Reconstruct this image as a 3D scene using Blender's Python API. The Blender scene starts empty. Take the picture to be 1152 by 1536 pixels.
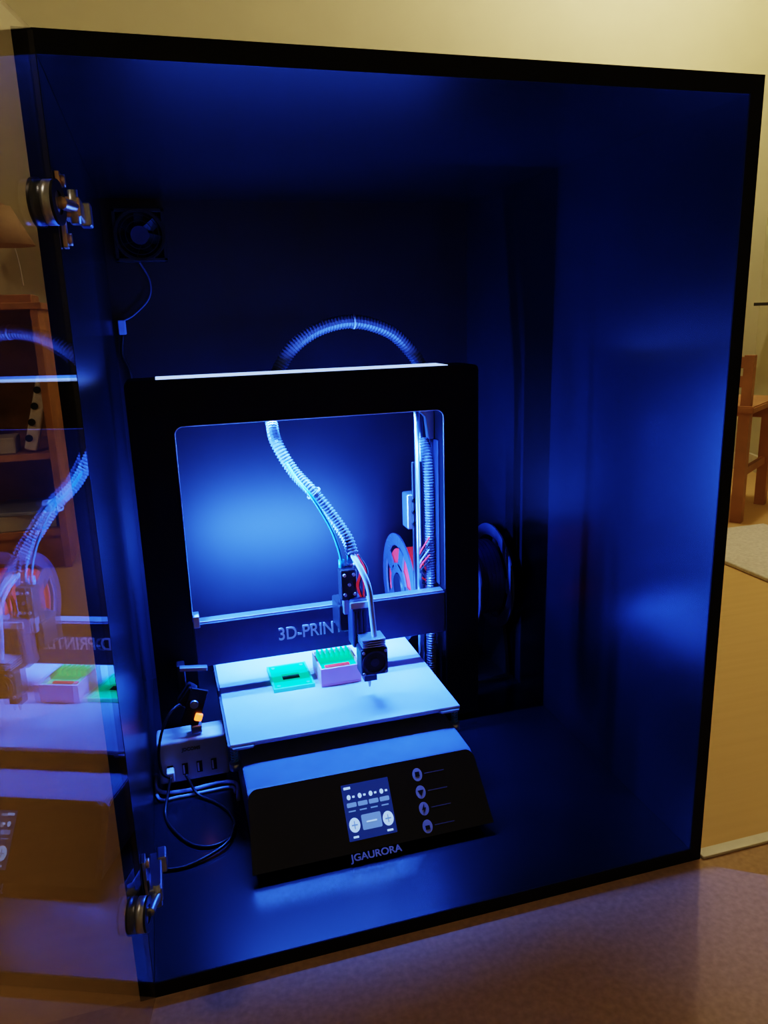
import bpy, bmesh, math, random
from mathutils import Vector, Matrix
random.seed(4)
C=bpy.context.scene.collection
# ---------------- materials ----------------
def mat(name,col,rough=.5,metal=0.,emit=None,es=0.,var=.06,scale=40.,bump=0.,coat=0.,spec=.5):
    m=bpy.data.materials.new(name);m.use_nodes=True
    nt=m.node_tree;n=nt.nodes;b=n['Principled BSDF']
    b.inputs['Roughness'].default_value=rough;b.inputs['Metallic'].default_value=metal
    b.inputs['Specular IOR Level'].default_value=spec
    if coat: b.inputs['Coat Weight'].default_value=coat
    tc=n.new('ShaderNodeTexCoord');no=n.new('ShaderNodeTexNoise');no.inputs['Scale'].default_value=scale;no.inputs['Detail'].default_value=4
    nt.links.new(tc.outputs['Object'],no.inputs['Vector'])
    cr=n.new('ShaderNodeValToRGB')
    cr.color_ramp.elements[0].position=.3;cr.color_ramp.elements[1].position=.7
    cr.color_ramp.elements[0].color=[c*(1-var) for c in col]+[1];cr.color_ramp.elements[1].color=[min(1,c*(1+var)) for c in col]+[1]
    nt.links.new(no.outputs['Fac'],cr.inputs['Fac']);nt.links.new(cr.outputs['Color'],b.inputs['Base Color'])
    if bump:
        bp=n.new('ShaderNodeBump');bp.inputs['Strength'].default_value=bump;bp.inputs['Distance'].default_value=.002
        nt.links.new(no.outputs['Fac'],bp.inputs['Height']);nt.links.new(bp.outputs['Normal'],b.inputs['Normal'])
    if emit:
        b.inputs['Emission Color'].default_value=list(emit)+[1];b.inputs['Emission Strength'].default_value=es
    return m
M=dict(
 paint=mat('navy_black_satin_paint',(.004,.009,.014),.27,bump=.02,scale=14,var=.1,spec=.7),
 paint_floor=mat('navy_black_gloss_paint',(.003,.006,.009),.24,bump=.03,scale=14,var=.1,spec=.7),
 paint_back=mat('black_back_panel_paint',(.008,.008,.012),.42,bump=.02,scale=14,var=.1,spec=.5),
 paint_edge=mat('black_edge_paint',(.003,.003,.004),.6,spec=.2),
 black=mat('black_powder_coat',(.003,.003,.004),.6,bump=.05,scale=200,spec=.2),
 blackgloss=mat('black_gloss_panel',(.004,.004,.005),.16),
 shoulder=mat('dark_painted_steel',(.13,.16,.21),.28),
 plastic=mat('black_plastic',(.012,.012,.014),.4),
 xbar=mat('anodised_bar',(.045,.05,.08),.38,metal=.3),
 metal=mat('zinc_metal',(.52,.56,.65),.32,metal=.9),
 brass=mat('warm_steel',(.75,.55,.4),.32,metal=.85),
 white=mat('white_plastic',(.8,.8,.82),.4),
 rim=mat('pale_plastic_glow',(.1,.5,.3),.35,emit=(.02,.6,.6),es=.5),  # emission paints a glow into the tile rim and pegs
 bed=mat('bed_glass_coating',(.42,.46,.58),.36,var=.03),
 bedplate=mat('bed_plate_metal',(.3,.3,.33),.4,metal=.6),
 hose=mat('grey_ribbed_hose',(.20,.22,.28),.3,metal=.3),
 hosedark=mat('black_ribbed_hose',(.12,.13,.16),.3,metal=.2),
 teal=mat('teal_filament_glow',(.0,.5,.10),.45,emit=(0,.80,.46),es=.8,spec=.2),  # teal plastic with a painted-in glow, not a light source
 lav=mat('lavender_filament_glow',(.55,.38,.62),.45,emit=(.40,.18,.5),es=.18),  # slight emission paints a glow into the tray plastic
 red=mat('red_filament_glow',(.8,.04,.02),.4,emit=(.8,.03,.01),es=.3),  # red parts carry a painted-in glow, none is a lamp
 orange=mat('orange_indicator',(1,.25,.05),.4,emit=(1,.22,.04),es=2.5),
 blueptfe=mat('blue_ptfe_tube',(.05,.35,.5),.3),
 label=mat('printed_grey_label',(.85,.87,.92),.5),
 labelmid=mat('printed_mid_label',(.42,.43,.46),.5),
 labeldim=mat('printed_dim_label',(.12,.12,.13),.5),
 led=mat('led_diffuser',(.9,.9,.9),.5,emit=(.34,.50,1),es=1.8),
 leddim=mat('led_tape',(.8,.8,.85),.5),
 scr=mat('lcd_background',(.005,.01,.03),.2,emit=(.01,.03,.16),es=.9),
 scrw=mat('lcd_widgets',(.3,.4,.5),.2,emit=(.32,.52,1),es=1.2),
 scrg=mat('lcd_tiles',(.2,.25,.4),.2,emit=(.10,.2,.5),es=1.0),
 charger=mat('charger_grey_plastic',(.55,.55,.56),.4),
 dark=mat('dark_socket',(.004,.004,.004),.5),
 cable=mat('black_cable_rubber',(.006,.006,.006),.4),
 cablew=mat('pale_cable_rubber',(.38,.43,.55),.4),
 wood=mat('orange_pine',(.55,.30,.13),.45,var=.2,scale=12),
 chairw=mat('chair_beech',(.42,.22,.10),.45,var=.15,scale=10),
 paper=mat('white_paper',(.62,.6,.52),.7),
 base=mat('baseboard_paint',(.7,.65,.5),.5),
 rug=mat('pale_wool_rug',(.66,.62,.54),.9,var=.12,scale=120,bump=.4),
 wall=mat('cream_wall_plaster',(.62,.585,.40),.85,var=.03,scale=6,bump=.05),
 ceil=mat('white_ceiling_paint',(.75,.72,.6),.9,var=.03),
 lampsh=mat('lamp_shade_fabric',(.6,.45,.28),.7),
 bulb=mat('ceiling_lamp_glass',(1,.9,.7),.5,emit=(1,.82,.6),es=6),
)
def floor_mat():
    m=bpy.data.materials.new('floor_covering');m.use_nodes=True;nt=m.node_tree;n=nt.nodes;b=n['Principled BSDF'];L=nt.links.new
    g=n.new('ShaderNodeNewGeometry');sp=n.new('ShaderNodeSeparateXYZ');L(g.outputs['Position'],sp.inputs[0])
    lt=n.new('ShaderNodeMath');lt.operation='LESS_THAN';lt.inputs[1].default_value=.712;L(sp.outputs['Y'],lt.inputs[0])
    no=n.new('ShaderNodeTexNoise');no.inputs['Scale'].default_value=140;no.inputs['Detail'].default_value=6;L(g.outputs['Position'],no.inputs['Vector'])
    mp=n.new('ShaderNodeMapping');mp.inputs['Scale'].default_value=(2,30,1);L(g.outputs['Position'],mp.inputs['Vector'])
    n2=n.new('ShaderNodeTexNoise');n2.inputs['Scale'].default_value=2;L(mp.outputs[0],n2.inputs['Vector'])
    r1=n.new('ShaderNodeValToRGB');r1.color_ramp.elements[0].color=(.38,.25,.135,1);r1.color_ramp.elements[1].color=(.48,.32,.175,1);r1.color_ramp.elements[0].position=.3;r1.color_ramp.elements[1].position=.7
    r2=n.new('ShaderNodeValToRGB');r2.color_ramp.elements[0].color=(.57,.38,.17,1);r2.color_ramp.elements[1].color=(.65,.44,.20,1)
    L(no.outputs[0],r1.inputs[0]);L(n2.outputs[0],r2.inputs[0])
    mx=n.new('ShaderNodeMix');mx.data_type='RGBA';L(lt.outputs[0],mx.inputs[0]);L(r2.outputs[0],mx.inputs[6]);L(r1.outputs[0],mx.inputs[7]);L(mx.outputs[2],b.inputs['Base Color'])
    b.inputs['Roughness'].default_value=.6;b.inputs['Specular IOR Level'].default_value=.2
    return m
M['floor']=floor_mat()
def glass_mat():
    m=bpy.data.materials.new('tinted_door_glass');m.use_nodes=True;nt=m.node_tree;n=nt.nodes;n.clear();L=nt.links.new
    o=n.new('ShaderNodeOutputMaterial');t=n.new('ShaderNodeBsdfTransparent');t.inputs[0].default_value=(.90,.87,.86,1)
    g=n.new('ShaderNodeBsdfGlossy');g.inputs['Roughness'].default_value=.0
    ge=n.new('ShaderNodeNewGeometry');mm=n.new('ShaderNodeMix');mm.data_type='FLOAT'
    L(ge.outputs['Backfacing'],mm.inputs[0]);mm.inputs[2].default_value=1.85;mm.inputs[3].default_value=1/1.85   # same pane reflectance on both faces
    f=n.new('ShaderNodeFresnel');L(mm.outputs[0],f.inputs[0])
    mx=n.new('ShaderNodeMixShader');L(f.outputs[0],mx.inputs[0]);L(t.outputs[0],mx.inputs[1]);L(g.outputs[0],mx.inputs[2]);L(mx.outputs[0],o.inputs[0])
    return m
M['glass']=glass_mat()
# ---------------- helpers ----------------
def root(name,loc=(0,0,0)):
    e=bpy.data.objects.new(name,None);e.empty_display_size=.05;e.location=loc;C.objects.link(e);return e
def add(name,me,m,parent,smooth=False):
    o=bpy.data.objects.new(name,me);C.objects.link(o)
    if m is not None: me.materials.append(M[m] if isinstance(m,str) else m)
    if smooth:
        for p in me.polygons:p.use_smooth=True
    if parent: 
        o.parent=parent;o.matrix_parent_inverse=Matrix.Translation(-parent.location)
    return o
def box(name,x0,x1,y0,y1,z0,z1,m,parent=None,bev=0.,rot=None):
    bm=bmesh.new();bmesh.ops.create_cube(bm,size=1)
    c=Vector(((x0+x1)/2,(y0+y1)/2,(z0+z1)/2))
    for v in bm.verts: v.co=Vector((v.co.x*abs(x1-x0),v.co.y*abs(y1-y0),v.co.z*abs(z1-z0)))
    if bev: bmesh.ops.bevel(bm,geom=bm.edges[:],offset=bev,segments=3,affect='EDGES',profile=.5)
    T=Matrix.Translation(c)@(rot.to_4x4() if rot else Matrix())
    bm.transform(T)
    me=bpy.data.meshes.new(name);bm.to_mesh(me);bm.free()
    return add(name,me,m,parent)
def cyl(name,p0,p1,r,m,parent=None,r2=None,seg=32,bev=0):
    p0=Vector(p0);p1=Vector(p1);d=p1-p0
    bm=bmesh.new();bmesh.ops.create_cone(bm,cap_ends=True,segments=seg,radius1=r,radius2=r if r2 is None else r2,depth=d.length)
    bm.transform(Matrix.Translation((p0+p1)/2)@d.to_track_quat('Z','Y').to_matrix().to_4x4())
    me=bpy.data.meshes.new(name);bm.to_mesh(me);bm.free()
    for p in me.polygons:
        if len(p.vertices)==4:p.use_smooth=True
    return add(name,me,m,parent)
def cr(pts,n=12):
    P=[Vector(p) for p in pts];P=[2*P[0]-P[1]]+P+[2*P[-1]-P[-2]];out=[]
    for i in range(1,len(P)-2):
        a,b,c,d=P[i-1:i+3]
        for k in range(n):
            t=k/n;out.append(.5*((2*b)+(c-a)*t+(2*a-5*b+4*c-d)*t*t+(3*b-a-3*c+d)*t**3))
    out.append(P[-2]);return out
def resample(P,step):
    out=[P[0]];acc=0
    for a,b in zip(P,P[1:]):
        L=(b-a).length;t=step-acc
        while t<=L and L>0:
            out.append(a+(b-a)*(t/L));t+=step
        acc=(acc+L)%step if L>0 else acc
    return out
def tube(name,pts,r,m,parent=None,ribs=0.,seg=12,raw=False):
    P=cr(pts) if not raw else [Vector(p) for p in pts]
    if ribs: P=resample(P,ribs/4)
    rad=[r]*len(P)
    if ribs: rad=[r*(1. if (i%4) in(1,2) else .84) for i in range(len(P))]
    verts=[];faces=[];up=None
    for i,p in enumerate(P):
        t=(P[min(i+1,len(P)-1)]-P[max(i-1,0)]).normalized()
        if up is None: up=t.orthogonal().normalized()
        up=(up-t*up.dot(t)).normalized();s=t.cross(up)
        for k in range(seg):
            a=2*math.pi*k/seg;verts.append(p+(up*math.cos(a)+s*math.sin(a))*rad[i])
    for i in range(len(P)-1):
        for k in range(seg):
            a=i*seg+k;b=i*seg+(k+1)%seg;faces.append((a,b,b+seg,a+seg))
    faces.append(tuple(range(seg))[::-1]);faces.append(tuple(range((len(P)-1)*seg,len(P)*seg)))
    me=bpy.data.meshes.new(name);me.from_pydata(verts,[],faces)
    return add(name,me,m,parent,smooth=not ribs)
def prism(name,outline,axis,a0,a1,m,parent=None,bev=0):
    def P(u,w,a): return {'y':(u,a,w),'x':(a,u,w),'z':(u,w,a)}[axis]
    n=len(outline);v=[P(u,w,a0) for u,w in outline]+[P(u,w,a1) for u,w in outline]
    f=[tuple(range(n)),tuple(range(2*n-1,n-1,-1))]+[(i,i+n,(i+1)%n+n,(i+1)%n) for i in range(n)]
    me=bpy.data.meshes.new(name);me.from_pydata(v,[],f)
    bm=bmesh.new();bm.from_mesh(me);bmesh.ops.recalc_face_normals(bm,faces=bm.faces[:])
    if bev: bmesh.ops.bevel(bm,geom=[e for e in bm.edges if len(e.link_faces)==2 and e.calc_face_angle(0)>.6],offset=bev,segments=2,affect='EDGES')
    bm.to_mesh(me);bm.free()
    return add(name,me,m,parent)
def arc(cx,cy,r,a0,a1,n=6):
    return [(cx+r*math.cos(math.radians(a0+(a1-a0)*i/n)),cy+r*math.sin(math.radians(a0+(a1-a0)*i/n))) for i in range(n+1)]
def ring(name,c,axis,r0,r1,h,m,parent=None,seg=64):
    v=[];f=[]
    for k in range(seg):
        a=2*math.pi*k/seg;ca,sa=math.cos(a),math.sin(a)
        v+=[(r0*ca,r0*sa,-h/2),(r1*ca,r1*sa,-h/2),(r1*ca,r1*sa,h/2),(r0*ca,r0*sa,h/2)]
    for k in range(seg):
        a=4*k;b=4*((k+1)%seg)
        for j in range(4):
            f.append((a+j,b+j,b+(j+1)%4,a+(j+1)%4))
    me=bpy.data.meshes.new(name);me.from_pydata(v,[],f)
    me.transform(Matrix.Translation(Vector(c))@Vector(axis).to_track_quat('Z','Y').to_matrix().to_4x4())
    return add(name,me,m,parent)
def text(name,s,size,Mx,m,parent,ext=.0004,align='LEFT'):
    c=bpy.data.curves.new(name,'FONT');c.body=s;c.size=size;c.extrude=ext;c.align_x=align;c.offset=.0003
    o=bpy.data.objects.new(name,c);C.objects.link(o);bpy.context.view_layer.update()
    me=bpy.data.meshes.new_from_object(o.evaluated_get(bpy.context.evaluated_depsgraph_get()))
    bpy.data.objects.remove(o);me.transform(Mx);me.materials.clear()
    return add(name,me,m,parent)
FRONT=Matrix.Rotation(math.pi/2,4,'X')
def area(name,loc,sx,sy,dirv,e,col,parent=None,spread=180):
    l=bpy.data.lights.new(name,'AREA');l.shape='RECTANGLE';l.size=sx;l.size_y=sy;l.energy=e;l.color=col;l.spread=math.radians(spread)
    o=bpy.data.objects.new(name,l);C.objects.link(o);o.location=loc
    dz=-Vector(dirv).normalized();ax=Vector((1,0,0)) if abs(dz.x)<.5 else Vector((0,0,1))
    ax=(ax-dz*ax.dot(dz)).normalized();ay=dz.cross(ax)
    o.rotation_euler=Matrix((ax,ay,dz)).transposed().to_euler()
    if parent:o.parent=parent;o.matrix_parent_inverse=Matrix.Translation(-parent.location)
    return o
# ---------------- room ----------------
def quad(name,pts,m):
    me=bpy.data.meshes.new(name);me.from_pydata(pts,[],[tuple(range(len(pts)))]);return add(name,me,m,None)
RC=Vector((2.45,2.76));RD=Vector((-.3,-.953)).normalized();RE=RC+RD*4.4
x0,yf=-2.4,RE.y
quad('floor',[(x0,yf,0),(RE.x,yf,0),(RC.x,RC.y,0),(x0,2.76,0)],'floor')
quad('ceiling',[(x0,yf,2.4),(x0,2.76,2.4),(RC.x,RC.y,2.4),(RE.x,yf,2.4)],'ceil')
quad('wall_back',[(x0,2.76,0),(RC.x,2.76,0),(RC.x,2.76,2.4),(x0,2.76,2.4)],'wall')
quad('wall_right',[(RC.x,RC.y,0),(RE.x,RE.y,0),(RE.x,RE.y,2.4),(RC.x,RC.y,2.4)],'wall')
quad('wall_left',[(x0,yf,0),(x0,2.76,0),(x0,2.76,2.4),(x0,yf,2.4)],'wall')
quad('wall_front',[(x0,yf,0),(x0,yf,2.4),(RE.x,yf,2.4),(RE.x,yf,0)],'wall')
box('baseboard_back',x0,RC.x-.01,2.745,2.76,0,.07,'base')
def along_right(name,s0,s1,depth,z0,z1,m,parent=None):
    nrm=Vector((RD.y,-RD.x)); 
    if nrm.x>0:nrm=-nrm
    a=RC+RD*s0;b=RC+RD*s1
    return prism(name,[tuple(a),tuple(b),tuple(b+nrm*depth),tuple(a+nrm*depth)],'z',z0,z1,m,parent)
along_right('baseboard_right',0.02,4.35,.015,0,.07,'base')
box('trim_1',.615,1.55,.706,.722,0,.004,'base',bev=.001)
rg=box('area_rug',1.45,1.82,1.0,1.95,.0,.012,'rug',bev=.004)
sh=root('wall_shelf',(2.2,2.2,.69));along_right('board',.15,.95,.09,.688,.700,'plastic',sh)
along_right('bracket_1',.3,.32,.07,.64,.688,'plastic',sh);along_right('bracket_2',.8,.82,.07,.64,.688,'plastic',sh)
WARM=(1,.86,.66)
def point(name,loc,e,col,r):
    l=bpy.data.lights.new(name,'POINT');l.energy=e;l.color=col;l.shadow_soft_size=r;o=bpy.data.objects.new(name,l);C.objects.link(o);o.location=loc;return o
for (lx,ly,e) in ((1.71,2.07,26),(-1.3,.6,13)):
    cl=root('ceiling_lamp',(lx,ly,2.3))
    cyl('canopy',(lx,ly,2.37),(lx,ly,2.4),.06,'white',cl);cyl('shade',(lx,ly,2.29),(lx,ly,2.37),.07,'bulb',cl,r2=.13)
    p=point('lamp_light',(lx,ly,2.2),e,WARM,.06);p.parent=cl;p.matrix_parent_inverse=Matrix.Translation(-cl.location)
# wall lamp
wl=root('wall_lamp',(-.42,2.7,1.0))
cyl('backplate',(-.42,2.76,1.03),(-.42,2.74,1.03),.035,'brass',wl)
tube('arm',[(-.42,2.745,1.03),(-.42,2.69,1.06),(-.41,2.64,1.05)],.006,'brass',wl)
cyl('shade',(-.40,2.63,.93),(-.40,2.63,1.04),.085,'lampsh',wl,r2=.03)
tube('cord',[(-.40,2.74,1.0),(-.385,2.745,.9),(-.38,2.745,.82)],.002,'white',wl)
# bookcase
bc=root('bookcase',(-.75,2.5,0));bx0,bx1,by0,by1=-1.15,-.298,2.345,2.735
box('side_right',bx1-.02,bx1,by0,by1,0,.74,'wood',bc,.002);box('side_left',bx0,bx0+.02,by0,by1,0,.74,'wood',bc,.002)
box('top_board',bx0-.01,bx1+.01,by0-.005,by1,.74,.758,'wood',bc,.002)
box('back_board',bx0+.02,bx1-.02,by1-.008,by1,.05,.74,'wood',bc)
for i,z in enumerate((.10,.325)): box('shelf_%d'%(i+1),bx0+.02,bx1-.02,by0+.01,by1-.01,z,z+.018,'wood',bc)
box('plinth',bx0+.02,bx1-.02,by0+.02,by0+.035,0,.10,'wood',bc)
pw=box('power_strip',-.36,-.325,2.38,2.41,.345,.56,'white',bc,.006,Matrix.Rotation(.28,3,'Y'))
for i in range(4): cyl('socket_%d'%i,(-.371+.013*i,2.377,.385+.045*i),(-.371+.013*i,2.382,.385+.045*i),.010,'dark',bc)
box('paper_stack',-.52,-.34,2.37,2.60,.118,.165,'paper',bc,.003,Matrix.Rotation(.1,3,'Z'))
box('magazine',-.50,-.36,2.36,2.55,.166,.176,'cablew',bc,.002,Matrix.Rotation(-.15,3,'Z'))
box('storage_tin',-.47,-.41,2.38,2.48,.343,.39,'paper',bc,.004)
for i in range(9):
    x=-.52-.05*i;h=random.uniform(.13,.2);box('book_%d'%i,x-.035,x,2.42,2.6,.343,.343+h,random.choice(['plastic','red','paper','cablew','chairw']),bc,.002)
box('top_box',-.42,-.33,2.5,2.66,.758,.785,'wood',bc,.003)
# chair
ch=root('wooden_chair',(1.78,2.3,0));u=Vector((.82,.57));u.normalize();w=Vector((-u.y,u.x));A=Vector((1.785,2.03))
def leg(name,c,z0,z1,s=.017,top=None):
    t=top if top is not None else c
    v=[];
    for (cc,z) in ((c,z0),(t,z1)):
        for a,b in((-1,-1),(1,-1),(1,1),(-1,1)):
            q=cc+u*s*a+w*s*b;v.append((q.x,q.y,z))
    me=bpy.data.meshes.new(name);me.from_pydata(v,[],[(3,2,1,0),(4,5,6,7)]+[(i,(i+1)%4,(i+1)%4+4,i+4) for i in range(4)]);return add(name,me,'chairw',ch)
leg('leg_1',A,0,.36);leg('leg_2',A+u*.30,0,.36);leg('leg_3',A+u*.30+w*.36,0,.36);leg('leg_4',A+w*.36,0,.36)
leg('back_post_1',A,.36,.54,.015,A+u*.005);leg('back_post_2',A+w*.36,.36,.54,.015,A+w*.36+u*.005)
q=[A-u*.03-w*.03,A+u*.335-w*.03,A+u*.335+w*.39,A-u*.03+w*.39];prism('seat',[tuple(k) for k in q],'z',.36,.382,'chairw',ch,.004)
for j,z in enumerate((.44,.50)):
    q=[A-u*.01,A+u*.005,A+u*.005+w*.36,A-u*.01+w*.36];prism('back_slat_%d'%j,[tuple(k) for k in q],'z',z,z+.035,'chairw',ch,.002)
q=[A+u*.29,A+u*.305,A+u*.305+w*.36,A+u*.29+w*.36];prism('front_rail',[tuple(k) for k in q],'z',.31,.36,'chairw',ch)
q=[A-w*.007,A+u*.30-w*.007,A+u*.30+w*.007,A+w*.007];prism('side_rail',[tuple(k) for k in q],'z',.15,.175,'chairw',ch)
# ---------------- cabinet ----------------
cb=root('enclosure_cabinet',(.265,1.09,0))
X0,X1,Y0,Y1,Z1=-.082,.612,.71,1.47,.915;t=.016
box('side_panel_left',X0,X0+t,Y0,Y1,0,Z1,'paint',cb,.0008)
box('side_panel_right',X1-t,X1,Y0,Y1,0,Z1,'paint',cb,.0008)
box('bottom_panel',X0+t,X1-t,Y0,Y1,0,.018,'paint_floor',cb,.0005)
box('top_panel',X0+t,X1-t,Y0,Y1,Z1-.018,Z1,'paint',cb,.0005)
box('back_panel',X0+t,X1-t,1.455,Y1,.018,Z1-.018,'paint_back',cb)
box('edge_band_left',X0,X0+t,Y0-.0012,Y0,0,Z1,'paint_edge',cb);box('edge_band_right',X1-t,X1,Y0-.0012,Y0,0,Z1,'paint_edge',cb)
box('edge_band_top',X0+t,X1-t,Y0-.0012,Y0,Z1-.018,Z1,'paint_edge',cb);box('edge_band_bottom',X0+t,X1-t,Y0-.0012,Y0,0,.018,'paint_edge',cb)
# door
PH=math.radians(11.5)
dr=root('glass_door',(-.085,.70,0));dv=Vector((-math.sin(PH),-math.cos(PH),0)).normalized();dn=Vector((dv.y,-dv.x,0))
if dn.x<0:dn=-dn
H0=Vector((-.066,.704,0))
def dpt(s,n,z): 
    q=H0+dv*s+dn*n;return (q.x,q.y,z)
def dbox(name,s0,s1,n0,n1,z0,z1,m,bev=0):
    pts=[dpt(s0,n0,0)[:2],dpt(s1,n0,0)[:2],dpt(s1,n1,0)[:2],dpt(s0,n1,0)[:2]];return prism(name,pts,'z',z0,z1,m,dr,bev)
dbox('pane',0,.69,-.004,0,.004,.912,'glass')
for hi,hz in enumerate((.786,.126)):
    h='hinge_%d_'%(hi+1);ds=.019
    cyl(h+'cup',dpt(ds,.0,hz),dpt(ds,.008,hz),.017,'metal',dr)
    cyl(h+'cup_cover',dpt(ds,-.009,hz),dpt(ds,-.004,hz),.0185,'plastic',dr)
    ring(h+'cup_rim',dpt(ds,.0085,hz),dn,.009,.017,.002,'plastic',dr)
    tube(h+'arm',[dpt(ds-.002,.010,hz),dpt(.006,.011,hz),(-.052,.712,hz),(-.054,.735,hz),(-.055,.755,hz)],.0050,'brass' if hi==0 else 'metal',dr,seg=8)  # warm metal on the upper hinge paints in the room lamp's tint
    box(h+'arm_channel',-.060,-.047,.706,.766,hz-.008,hz+.008,'brass' if hi==0 else 'metal',dr,.002)
    box(h+'mount_plate',-.0655,-.0615,.722,.738,hz-.030,hz+.030,'brass' if hi==0 else 'metal',dr,.0008)
    box(h+'mount_post',-.0615,-.058,.724,.748,hz-.007,hz+.007,'metal',dr,.0008)
    for sgn in(-1,1): cyl(h+'screw_%d'%sgn,(-.062,.730,hz+sgn*.023),(-.058,.730,hz+sgn*.023),.005,'brass',dr)
    cyl(h+'spring',(-.052,.709,hz-.013),(-.052,.709,hz+.013),.004,'metal',dr)
    box(h+'clip',-.052,-.042,.752,.772,hz-.010,hz+.010,'metal',dr,.002)
# fan
fn=root('ventilation_fan',(-.008,1.44,.835));fx0,fx1,fz0,fz1=-.049,.036,.795,.880;fc=((fx0+fx1)/2,(fz0+fz1)/2)
for a,(p,q,r_,s_) in enumerate(((fx0,fx1,fz1-.006,fz1),(fx0,fx1,fz0,fz0+.006),(fx0,fx0+.006,fz0,fz1),(fx1-.006,fx1,fz0,fz1))): box('frame_%d'%a,p,q,1.428,1.4545,r_,s_,'plastic',fn,.001)
ring('shroud',(fc[0],1.44,fc[1]),(0,1,0),.037,.0425,.024,'plastic',fn)
cyl('hub',(fc[0],1.430,fc[1]),(fc[0],1.45,fc[1]),.015,'xbar',fn)
for k in range(7):
    a=2*math.pi*k/7
    o=box('blade_%d'%k,-.009,.009,-.0008,.0008,.012,.036,'plastic',fn);o.data.transform(Matrix.Translation((fc[0],1.441,fc[1]))@(Matrix.Rotation(a,4,'Y')@Matrix.Rotation(.6,4,'Z')))
for rr_ in (.022,.031,.040): ring('grille_%d'%int(rr_*1000),(fc[0],1.426,fc[1]),(0,1,0),rr_,rr_+.0012,.0012,'plastic',fn)
tube('cable',[(-.012,1.445,.796),(.002,1.446,.765),(-.002,1.446,.735),(-.03,1.447,.708),(-.05,1.447,.698)],.0018,'hosedark',fn)
box('connector',-.058,-.045,1.438,1.452,.675,.70,'cablew',fn,.002)
tube('cable_tail',[(-.052,1.447,.676),(-.056,1.447,.64),(-.046,1.447,.60),(-.048,1.447,.45)],.003,'cable',fn)
# ---------------- printer ----------------
PR=root('desktop_3d_printer',(.2137,1.1,.018))
FX0,FX1,IX0,IX1,FT,IT=-.046,.473,.014,.415,.617,.552;FY0,FY1=1.108,1.172
ol=[(FX0,.030)]+arc(FX0+.008,FT-.008,.008,180,90)+arc(FX1-.008,FT-.008,.008,90,0)+[(FX1,.030),(IX1,.030)]+arc(IX1-.012,IT-.012,.012,0,90)+arc(IX0+.012,IT-.012,.012,90,180)+[(IX0,.030)]
prism('portal_frame',ol,'y',FY0,FY1,'black',PR,.0012)
ins=[(IX1-.0004,.26)]+arc(IX1-.0124,IT-.0124,.012,0,90)+arc(IX0+.0124,IT-.0124,.012,90,180)+[(IX0+.0004,.26)]
tube('opening_edge_glint',[(x,FY0-.0003,z) for x,z in ins],.0009,'metal',PR,seg=8,raw=True)  # thin metal line added to draw the highlight along the opening edge
for i,(x,y) in enumerate(((FX0+.02,1.14),(FX1-.02,1.14),(.09,.86),(.34,.86),(.09,1.32),(.34,1.32))): cyl('foot_%d'%i,(x,y,.018),(x,y,.031),.014,'plastic',PR)
prof=[(.834,.028),(.8275,.034)]+[(.8275+(.8765-.8275)*k/4,.034+(.100-.034)*k/4) for k in range(1,5)]+[(.8805,.1050),(.888,.108),(1.36,.108),(1.365,.103),(1.365,.028)]
prism('base_housing',prof,'x',.058,.366,'shoulder',PR,.0015)
pn=Vector((0,-.066,.049)).normalized()
def pp(x,z,off=.0): 
    y=.8275+(z-.034)*(.049/.066);q=Vector((x,y,z))+pn*off;return q
tilt=math.atan2(.049,.066)
def PM(x,z,off): return Matrix.Translation(pp(x,z,off))@Matrix.Rotation(math.pi/2-tilt,4,'X')
def panel_shape(name,pts,off0,off1,m):
    n=len(pts);v=[pp(x,z,off0) for x,z in pts]+[pp(x,z,off1) for x,z in pts]
    me=bpy.data.meshes.new(name);me.from_pydata([tuple(q) for q in v],[],[tuple(range(n))[::-1],tuple(range(n,2*n))]+[(i,(i+1)%n,(i+1)%n+n,i+n) for i in range(n)])
    bm=bmesh.new();bm.from_mesh(me);bmesh.ops.recalc_face_normals(bm,faces=bm.faces[:]);bm.to_mesh(me);bm.free();return add(name,me,m,PR)
def rr(x0,x1,z0,z1,r,n=5): return arc(x1-r,z1-r,r,0,90,n)+arc(x0+r,z1-r,r,90,180,n)+arc(x0+r,z0+r,r,180,270,n)+arc(x1-r,z0+r,r,270,360,n)
panel_shape('control_panel',[(.052,.030),(.373,.030)]+arc(.367-.012,.109-.012,.012,0,90)+arc(.057+.012,.109-.012,.012,90,180),.0,.003,'blackgloss')
panel_shape('lcd_screen',rr(.177,.241,.041,.0965,.0008),.003,.0035,'scr')
for i in range(4):
    xa=.181+.0148*i
    cx=xa+.005
    panel_shape('lcd_icon_%d'%i,arc(cx-.001,.0835,.0026,0,345,10),.0035,.0038,'scrw')
    panel_shape('lcd_value_%d'%i,rr(cx+.0038,cx+.007,.0825,.0845,.0003,1),.0035,.0038,'scrw')
    panel_shape('lcd_tab_%d'%i,rr(xa,xa+.0128,.0735,.078,.001,2),.0035,.0038,'scrg')
    panel_shape('lcd_num_%d'%i,rr(xa+.001,xa+.0105,.0690,.0703,.0003,1),.0035,.0038,'scrg')
panel_shape('lcd_title',rr(.180,.189,.0915,.094,.0003,1),.0035,.0038,'scrw')
panel_shape('lcd_knob_1',arc(.187,.056,.0072,0,350,20),.0035,.0038,'scrw');panel_shape('lcd_knob_2',arc(.232,.056,.0072,0,350,20),.0035,.0038,'scrw')
for i,x in enumerate((.187,.232)):
    panel_shape('lcd_knob_mark_%d'%i,rr(x-.004,x+.004,.0553,.0567,.0003,1),.0038,.004,'scrg');panel_shape('lcd_knob_bar_%d'%i,rr(x-.0006,x+.0006,.052,.060,.0003,1),.0038,.004,'scrg')
panel_shape('lcd_button',rr(.197,.223,.0495,.0645,.0015,3),.0035,.0038,'scrg')
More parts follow.
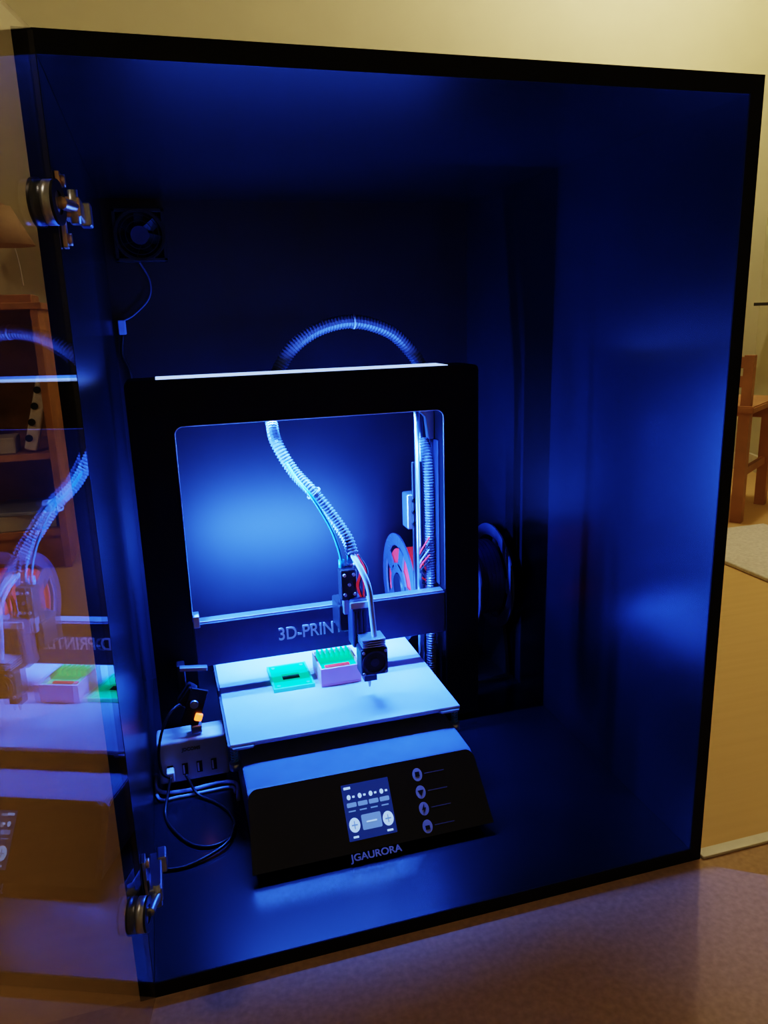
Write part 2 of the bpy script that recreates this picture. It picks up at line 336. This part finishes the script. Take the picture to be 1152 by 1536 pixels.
panel_shape('lcd_button_bar',rr(.203,.217,.0563,.0577,.0004,2),.0038,.004,'scrw')
panel_shape('lcd_caption_1',rr(.183,.190,.0435,.0455,.0003,1),.0035,.0038,'scrw');panel_shape('lcd_caption_2',rr(.228,.236,.0435,.0455,.0003,1),.0035,.0038,'scrw')
for i,z in enumerate((.0926,.0747,.0578,.040)):
    panel_shape('icon_ring_%d'%i,arc(.282,z,.0068,0,352,24),.003,.0034,'labelmid')
    panel_shape('icon_mark_%d'%i,[[(.279,z-.002),(.285,z-.002),(.285,z+.003),(.279,z+.003)],[(.278,z+.002),(.286,z+.002),(.282,z-.004)],[(.283,z+.005),(.279,z-.001),(.2815,z-.001),(.280,z-.005),(.285,z+.001),(.2825,z+.001)],[(.279,z-.003),(.285,z-.003),(.285,z+.001),(.279,z+.001)]][i],.0034,.0037,'dark')
    panel_shape('icon_caption_%d'%i,rr(.292,.320,z-.0005,z+.0005,.0003,1),.003,.0033,'labeldim')
text('panel_logo','JGAURORA',.0118,PM(.1755,.0225,.003)@Matrix.Diagonal((1.12,1,1,1)),'labelmid',PR)
# bed
box('bed_glass',.045,.378,.955,1.272,.1320,.136,'bed',PR,.001)
bl=[(.048,.951),(.075,.951),(.079,.957),(.345,.957),(.349,.951),(.375,.951),(.381,.962),(.381,1.265),(.375,1.275),(.048,1.275),(.042,1.265),(.042,.962)]
prism('bed_heater_plate',bl,'z',.1285,.1318,'bedplate',PR,.0005)
for i,(x,y) in enumerate(((.050,.964),(.373,.964),(.050,1.262),(.373,1.262))):
    hel=[(x+.0045*math.cos(a*.7),y+.0045*math.sin(a*.7),.104+.0245*a/54) for a in range(55)]
    tube('level_spring_%d'%i,hel,.0009,'blueptfe',PR,seg=6,raw=True)
    cyl('level_knob_%d'%i,(x,y,.094),(x,y,.104),.008,'metal',PR)
    cyl('level_bolt_%d'%i,(x,y,.094),(x,y,.1285),.0015,'metal',PR)
prism('bed_carriage',[(.042,1.0),(.381,1.0),(.381,1.24),(.042,1.24)],'z',.112,.115,'black',PR)
for i,(x,y) in enumerate(((.13,1.03),(.29,1.03),(.13,1.2),(.29,1.2))): cyl('carriage_wheel_%d'%i,(x,y,.108),(x,y,.1285),.009,'plastic',PR)
# X gantry bar
GY=1.1095
box('gantry_bar',.0145,.4145,GY,GY+.024,.185,.2545,'xbar',PR,.0015)
box('gantry_top_rail',.016,.413,GY+.002,GY+.020,.2545,.2572,'metal',PR,.0008)
box('gantry_end_bracket_1',.0145,.024,GY-.004,GY+.020,.250,.268,'metal',PR,.001)
text('gantry_lettering','3D-PRINTER',.0285,Matrix.Translation((.139,GY-.0005,.211))@FRONT@Matrix.Diagonal((.84,1,1,1)),'label',PR)
# z hardware inside right leg
prism('corner_bracket',[(.385,.5505),(.4145,.5505),(.4145,.50),(.406,.50),(.402,.535)],'y',1.150,1.166,'metal',PR,.001)
box('leg_liner',.4125,.4149,1.130,1.171,.26,.50,'xbar',PR,.0008)
cyl('lead_screw',(.385,1.150,.06),(.385,1.150,.551),.004,'metal',PR)
cyl('z_rod',(.404,1.190,.06),(.404,1.190,.56),.005,'metal',PR)
box('z_carriage_block',.376,.398,1.180,1.21,.345,.405,'metal',PR,.003)
box('z_carriage_plate',.384,.402,1.176,1.181,.22,.46,'plastic',PR,.002)
for i,z in enumerate((.355,.375,.395)): cyl('z_bolt_%d'%i,(.387,1.176,z),(.387,1.181,z),.004,'dark',PR)
tube('cable_conduit_right',[(.403,1.150,.05),(.404,1.150,.20),(.404,1.150,.33),(.403,1.150,.45),(.402,1.165,.50)],.0085,'hose',PR,ribs=.0045)
for i in range(5): tube('loose_wire_%d'%i,[(.400,1.14,.34-.01*i),(.386,1.145,.315-.008*i),(.389,1.155,.30-.01*i),(.398,1.15,.28-.006*i)],.0013,['red','cable','cablew','red','cable'][i],PR,seg=6)
# hoses
tube('hose_arch',[(.158,1.19,.54),(.168,1.200,.585),(.180,1.207,.616),(.206,1.207,.651),(.249,1.207,.677),(.303,1.207,.686),(.357,1.207,.671),(.390,1.207,.644),(.414,1.205,.608),(.428,1.195,.55),(.43,1.19,.50)],.0112,'hosedark',PR,ribs=.005)
tube('hose_feed',[(.150,1.185,.60),(.156,1.180,.565),(.158,1.164,.542),(.160,1.14,.514),(.181,1.125,.471),(.205,1.100,.441),(.231,1.085,.402),(.246,1.070,.374),(.251,1.060,.352)],.0095,'hose',PR,ribs=.0048)
tube('bowden_tube',[(.160,1.150,.515),(.178,1.11,.470),(.198,1.075,.440),(.220,1.067,.397),(.230,1.062,.365),(.234,1.060,.343)],.0024,'blueptfe',PR)
for i,(x,y,z) in enumerate(((.205,1.100,.441),(.303,1.207,.686))): ring('cable_tie_%d'%i,(x,y,z),(.6,0,-.8) if i==0 else (1,0,0),.0100,.0118,.0025,'labelmid',PR)
for i,(x,z) in enumerate(((.234,.343),(.2475,.350))):
    cyl('push_fitting_%d'%i,(x,1.062,z-.012),(x,1.062,z+.002),.0045,'blueptfe',PR);cyl('push_nut_%d'%i,(x,1.062,z-.016),(x,1.062,z-.011),.006,'metal',PR,seg=6)
# carriage / extruder
box('carriage_plate',.226,.264,1.058,GY-.001,.232,.275,'plastic',PR,.003)
box('hotend_bracket',.228,.253,1.045,1.066,.286,.334,'plastic',PR,.003)
box('bracket_spine',.230,.251,1.062,1.074,.232,.300,'plastic',PR,.002)
for i,(x,z) in enumerate(((.2335,.326),(.2475,.326),(.2335,.296),(.2475,.296),(.2405,.311))): cyl('bracket_screw_%d'%i,(x,1.042,z),(x,1.046,z),.0024,'metal',PR,seg=12)
box('bracket_arm',.232,.25,1.05,1.064,.262,.288,'metal',PR,.002)
box('fan_duct',.239,.264,1.030,1.062,.215,.290,'xbar',PR,.004)
for i in range(3): box('duct_slot_%d'%i,.242+.0068*i,.2462+.0068*i,1.0285,1.0305,.226,.274,'dark',PR,.0008)
box('duct_band',.237,.266,1.0275,1.032,.278,.288,'metal',PR,.001)
box('part_fan_housing',.243,.284,1.000,1.030,.182,.224,'plastic',PR,.003)
ring('part_fan_bezel',(.2635,.999,.203),(0,1,0),.0155,.0185,.002,'xbar',PR);cyl('part_fan_hub',(.2635,.9985,.203),(.2635,1.002,.203),.0065,'xbar',PR)
for i,(sx,sz) in enumerate(((-1,-1),(1,-1),(-1,1),(1,1))): cyl('part_fan_screw_%d'%i,(.2635+sx*.0165,.998,.203+sz*.0165),(.2635+sx*.0165,1.0,.203+sz*.0165),.0022,'metal',PR,seg=12)
for k in range(4): box('heat_fin_%d'%k,.246,.281,1.000,1.03,.2265+.0035*k,.228+.0035*k,'metal',PR,.0004)
cyl('nozzle',(.262,1.03,.150),(.262,1.03,.182),.0015,'brass',PR,r2=.006)
box('heater_block',.252,.272,1.021,1.037,.163,.175,'plastic',PR,.001)
tube('fan_cable',[(.250,1.058,.352),(.257,1.035,.335),(.264,1.022,.310),(.2665,1.018,.268),(.268,1.012,.235),(.272,1.008,.222)],.0042,'cablew',PR)
for i in range(7):
    a=random.uniform(-.004,.004)
    tube('hotend_wire_%d'%i,[(.250+.0015*i,1.058,.352),(.2545+.002*i+a,1.044,.330),(.2535+.0018*i-a,1.04,.31),(.258+.001*i,1.045,.287)],.0013,['red','red','cable','red','cablew','red','cable'][i],PR,seg=6)
# printer leds
LB=(.05,.16,1.0)
box('led_tape_top_inner',.03,.40,1.112,1.118,.5512,.5519,'leddim',PR)
box('led_tape_top_outer',-.004,.425,1.114,1.168,.6172,.6182,'led',PR,.0003)
box('led_tape_gantry',.03,.40,GY+.0241,GY+.0248,.235,.243,'leddim',PR)
area('led_light_down',(.215,1.107,.5505),.37,.006,(0,0.0,-1),6,LB,PR,85)
area('fill_light_down_rear',(.215,1.155,.5505),.37,.006,(0,0.0,-1),5,LB,PR,85)  # added fill for the gantry's shadow on the bed, not a real strip
area('led_light_left',(.0150,1.110,.40),.26,.005,(1,0,0),11,LB,PR,120)
area('led_light_right',(.4140,1.110,.40),.26,.005,(-1,0,0),3,LB,PR,120)
area('led_light_up',(.215,1.141,.620),.42,.05,(0,-.1,1),2.6,LB,PR,165)
area('led_light_rear',(.215,GY+.026,.235),.30,.01,(0,1,-.15),9,LB,PR,150)
# ---------------- prints on the bed ----------------
ptl=root('printed_tile',(.155,1.125,.136))
def ring_plate(name,x0,x1,y0,y1,hx0,hx1,hy0,hy1,z0,z1,m,par):
    box(name+'_a',x0,hx0,y0,y1,z0,z1,m,par);box(name+'_b',hx1,x1,y0,y1,z0,z1,m,par);box(name+'_c',hx0,hx1,y0,hy0,z0,z1,m,par);box(name+'_d',hx0,hx1,hy1,y1,z0,z1,m,par)
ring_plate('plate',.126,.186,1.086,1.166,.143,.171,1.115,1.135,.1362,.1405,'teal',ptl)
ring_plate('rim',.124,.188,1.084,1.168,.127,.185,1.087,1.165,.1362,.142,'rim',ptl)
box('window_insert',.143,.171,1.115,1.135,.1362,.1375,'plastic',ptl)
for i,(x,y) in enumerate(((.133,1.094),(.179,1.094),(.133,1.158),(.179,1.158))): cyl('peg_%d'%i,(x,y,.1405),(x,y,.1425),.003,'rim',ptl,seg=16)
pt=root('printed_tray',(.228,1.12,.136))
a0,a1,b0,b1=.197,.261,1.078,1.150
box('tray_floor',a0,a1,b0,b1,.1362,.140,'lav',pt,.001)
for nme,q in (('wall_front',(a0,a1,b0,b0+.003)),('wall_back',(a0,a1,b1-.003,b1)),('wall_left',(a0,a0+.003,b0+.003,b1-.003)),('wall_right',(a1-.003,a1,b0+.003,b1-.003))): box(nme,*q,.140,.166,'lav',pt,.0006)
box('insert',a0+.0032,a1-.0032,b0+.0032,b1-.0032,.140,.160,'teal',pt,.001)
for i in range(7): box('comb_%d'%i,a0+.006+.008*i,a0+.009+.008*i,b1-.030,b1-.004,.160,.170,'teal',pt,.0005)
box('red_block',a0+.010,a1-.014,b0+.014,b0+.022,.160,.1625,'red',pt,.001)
# ---------------- spools ----------------
M['spoolpl']=mat('spool_plastic',(.07,.08,.12),.25)
M['bluefil']=mat('dark_blue_filament',(.02,.03,.12),.35)
def spool(x0,x1,fil,y=1.285,z=.207,R=.10,nm='filament_spool'):
    s=root(nm,((x0+x1)/2,y,z))
    for i,x in enumerate((x0,x1)):
        ring('flange_rim_%d'%i,(x,y,z),(1,0,0),R*.78,R,.003,'spoolpl',s)
        ring('flange_hub_%d'%i,(x,y,z),(1,0,0),.027,.045,.003,'spoolpl',s)
        for k in range(5):
            a=2*math.pi*k/5+.3
            o=box('spoke_%d_%d'%(i,k),-.0015,.0015,-.013,.013,.040,R*.80,'spoolpl',s);o.data.transform(Matrix.Translation((x,y,z))@Matrix.Rotation(a,4,'X'))
    ring('core',((x0+x1)/2,y,z),(1,0,0),.027,.040,x1-x0,'spoolpl',s)
    n=14
    for k in range(n):
        x=x0+.003+(x1-x0-.006)*(k+.5)/n
        ring('wound_filament_%d'%k,(x,y,z),(1,0,0),.041,.071-(k%2)*.001,(x1-x0-.006)/n*.96,fil,s)
    return s
spool(.390,.450,'red');spool(.512,.574,'bluefil')
st=root('spool_stand',(.49,1.285,.018))
cyl('axle',(.386,1.285,.207),(.585,1.285,.207),.024,'plastic',st)
for i,x in enumerate((.480,.585)):
    prism('upright_%d'%i,[(1.225,.024),(1.345,.024),(1.300,.215),(1.270,.215)],'x',x-.003,x+.003,'plastic',st)
prism('foot_plate',[(.39,1.22),(.592,1.22),(.592,1.35),(.39,1.35)],'z',.018,.024,'plastic',st)
# ---------------- charger, webcam, cables ----------------
cg=root('usb_charging_hub',(-.004,1.08,.018))
box('housing',-.055,.046,1.058,1.102,.030,.098,'charger',cg,.004)
box('rubber_foot',-.05,.041,1.062,1.098,.018,.031,'cable',cg,.001)
for i in range(4):
    x=-.043+.021*i;box('usb_port_%d'%i,x,x+.008,1.0568,1.0582,.042,.060,'dark',cg);box('usb_tongue_%d'%i,x+.001,x+.0035,1.0562,1.0572,.044,.058,'white',cg)
text('housing_label','JDCOMS',.007,Matrix.Translation((-.020,1.0577,.080))@FRONT,'labeldim',cg)
box('usb_plug',-.0445,-.0335,1.040,1.0565,.043,.059,'white',cg,.002)
wc=root('webcam',(.0,1.09,.16))
box('mount_clip',-.016,-.004,1.088,1.1075,.15,.202,'plastic',wc,.002)
box('body',-.02,.012,1.070,1.092,.150,.166,'plastic',wc,.003,Matrix.Rotation(-.9,3,'Y'))
box('arm',-.012,.028,1.075,1.085,.196,.202,'metal',wc,.001,Matrix.Rotation(.12,3,'Y'))
box('circuit_board',-.008,.017,1.066,1.070,.114,.172,'plastic',wc,.001,Matrix.Rotation(.35,3,'Y'))
cyl('lens',(.004,1.060,.150),(.004,1.067,.150),.006,'metal',wc)
box('indicator',.003,.014,1.061,1.066,.122,.134,'orange',wc,.002,Matrix.Rotation(.35,3,'Y'))
box('usb_end',-.004,.012,1.064,1.082,.101,.114,'metal',wc,.002)
uc=root('usb_cable',(0,.97,.02));z=.0205
tube('webcam_lead',[(-.012,1.075,.15),(-.030,1.06,.145),(-.045,1.05,.12),(-.052,1.045,.09),(-.050,1.040,.062),(-.0405,1.040,.051)],.002,'cable',uc)
tube('loop',[(-.039,1.041,.051),(-.045,1.025,.035),(-.050,1.0,z),(-.042,.965,z),(-.020,.925,z),(.004,.910,z),(.028,.916,z),(.041,.938,z),(.038,.972,z),(.020,1.005,z),(-.004,1.03,z+.003),(-.018,1.050,.046)],.0022,'cable',uc)
tube('tail',[(.041,.938,z+.0045),(.028,.905,z+.0045),(.0,.888,z+.002),(-.03,.880,z),(-.062,.884,z)],.0022,'cable',uc)
uw=root('power_cable',(0,1.05,.02))
tube('strand_1',[(-.062,1.10,.024),(-.0605,1.065,.0215),(-.045,1.050,.0215),(-.01,1.047,.0215),(.03,1.052,.0215),(.053,1.04,.0215),(.052,1.0,.0215)],.003,'cablew',uw)
tube('strand_2',[(-.0635,1.09,.021),(-.058,1.040,.0205),(-.03,1.036,.0205),(.01,1.037,.0205),(.045,1.036,.0205),(.05,1.02,.0205)],.0022,'cablew',uw)
# ---------------- world and camera ----------------
w_=bpy.data.worlds.new('world');bpy.context.scene.world=w_;w_.use_nodes=True
w_.node_tree.nodes['Background'].inputs[0].default_value=(.5,.45,.35,1);w_.node_tree.nodes['Background'].inputs[1].default_value=.02
vs=bpy.context.scene.view_settings
vs.view_transform='Filmic'
for lk in ('Filmic - High Contrast','High Contrast'):
    try: vs.look=lk;break
    except Exception: pass
cd=bpy.data.cameras.new('camera');cam=bpy.data.objects.new('camera',cd);C.objects.link(cam)
cd.sensor_fit='VERTICAL';cd.sensor_height=36;cd.lens=27;cd.clip_start=.01
dd=Vector((-347,-283,1152)).normalized();r_=Vector((4169,-423,1152));r_=(r_-dd*r_.dot(dd)).normalized();vv=dd.cross(r_)
R=Matrix(((r_.x,-r_.y,-r_.z),(dd.x,-dd.y,-dd.z),(-vv.x,vv.y,vv.z)))
cam.matrix_world=Matrix.Translation((0,0,.6926))@R.to_4x4()
bpy.context.scene.camera=cam
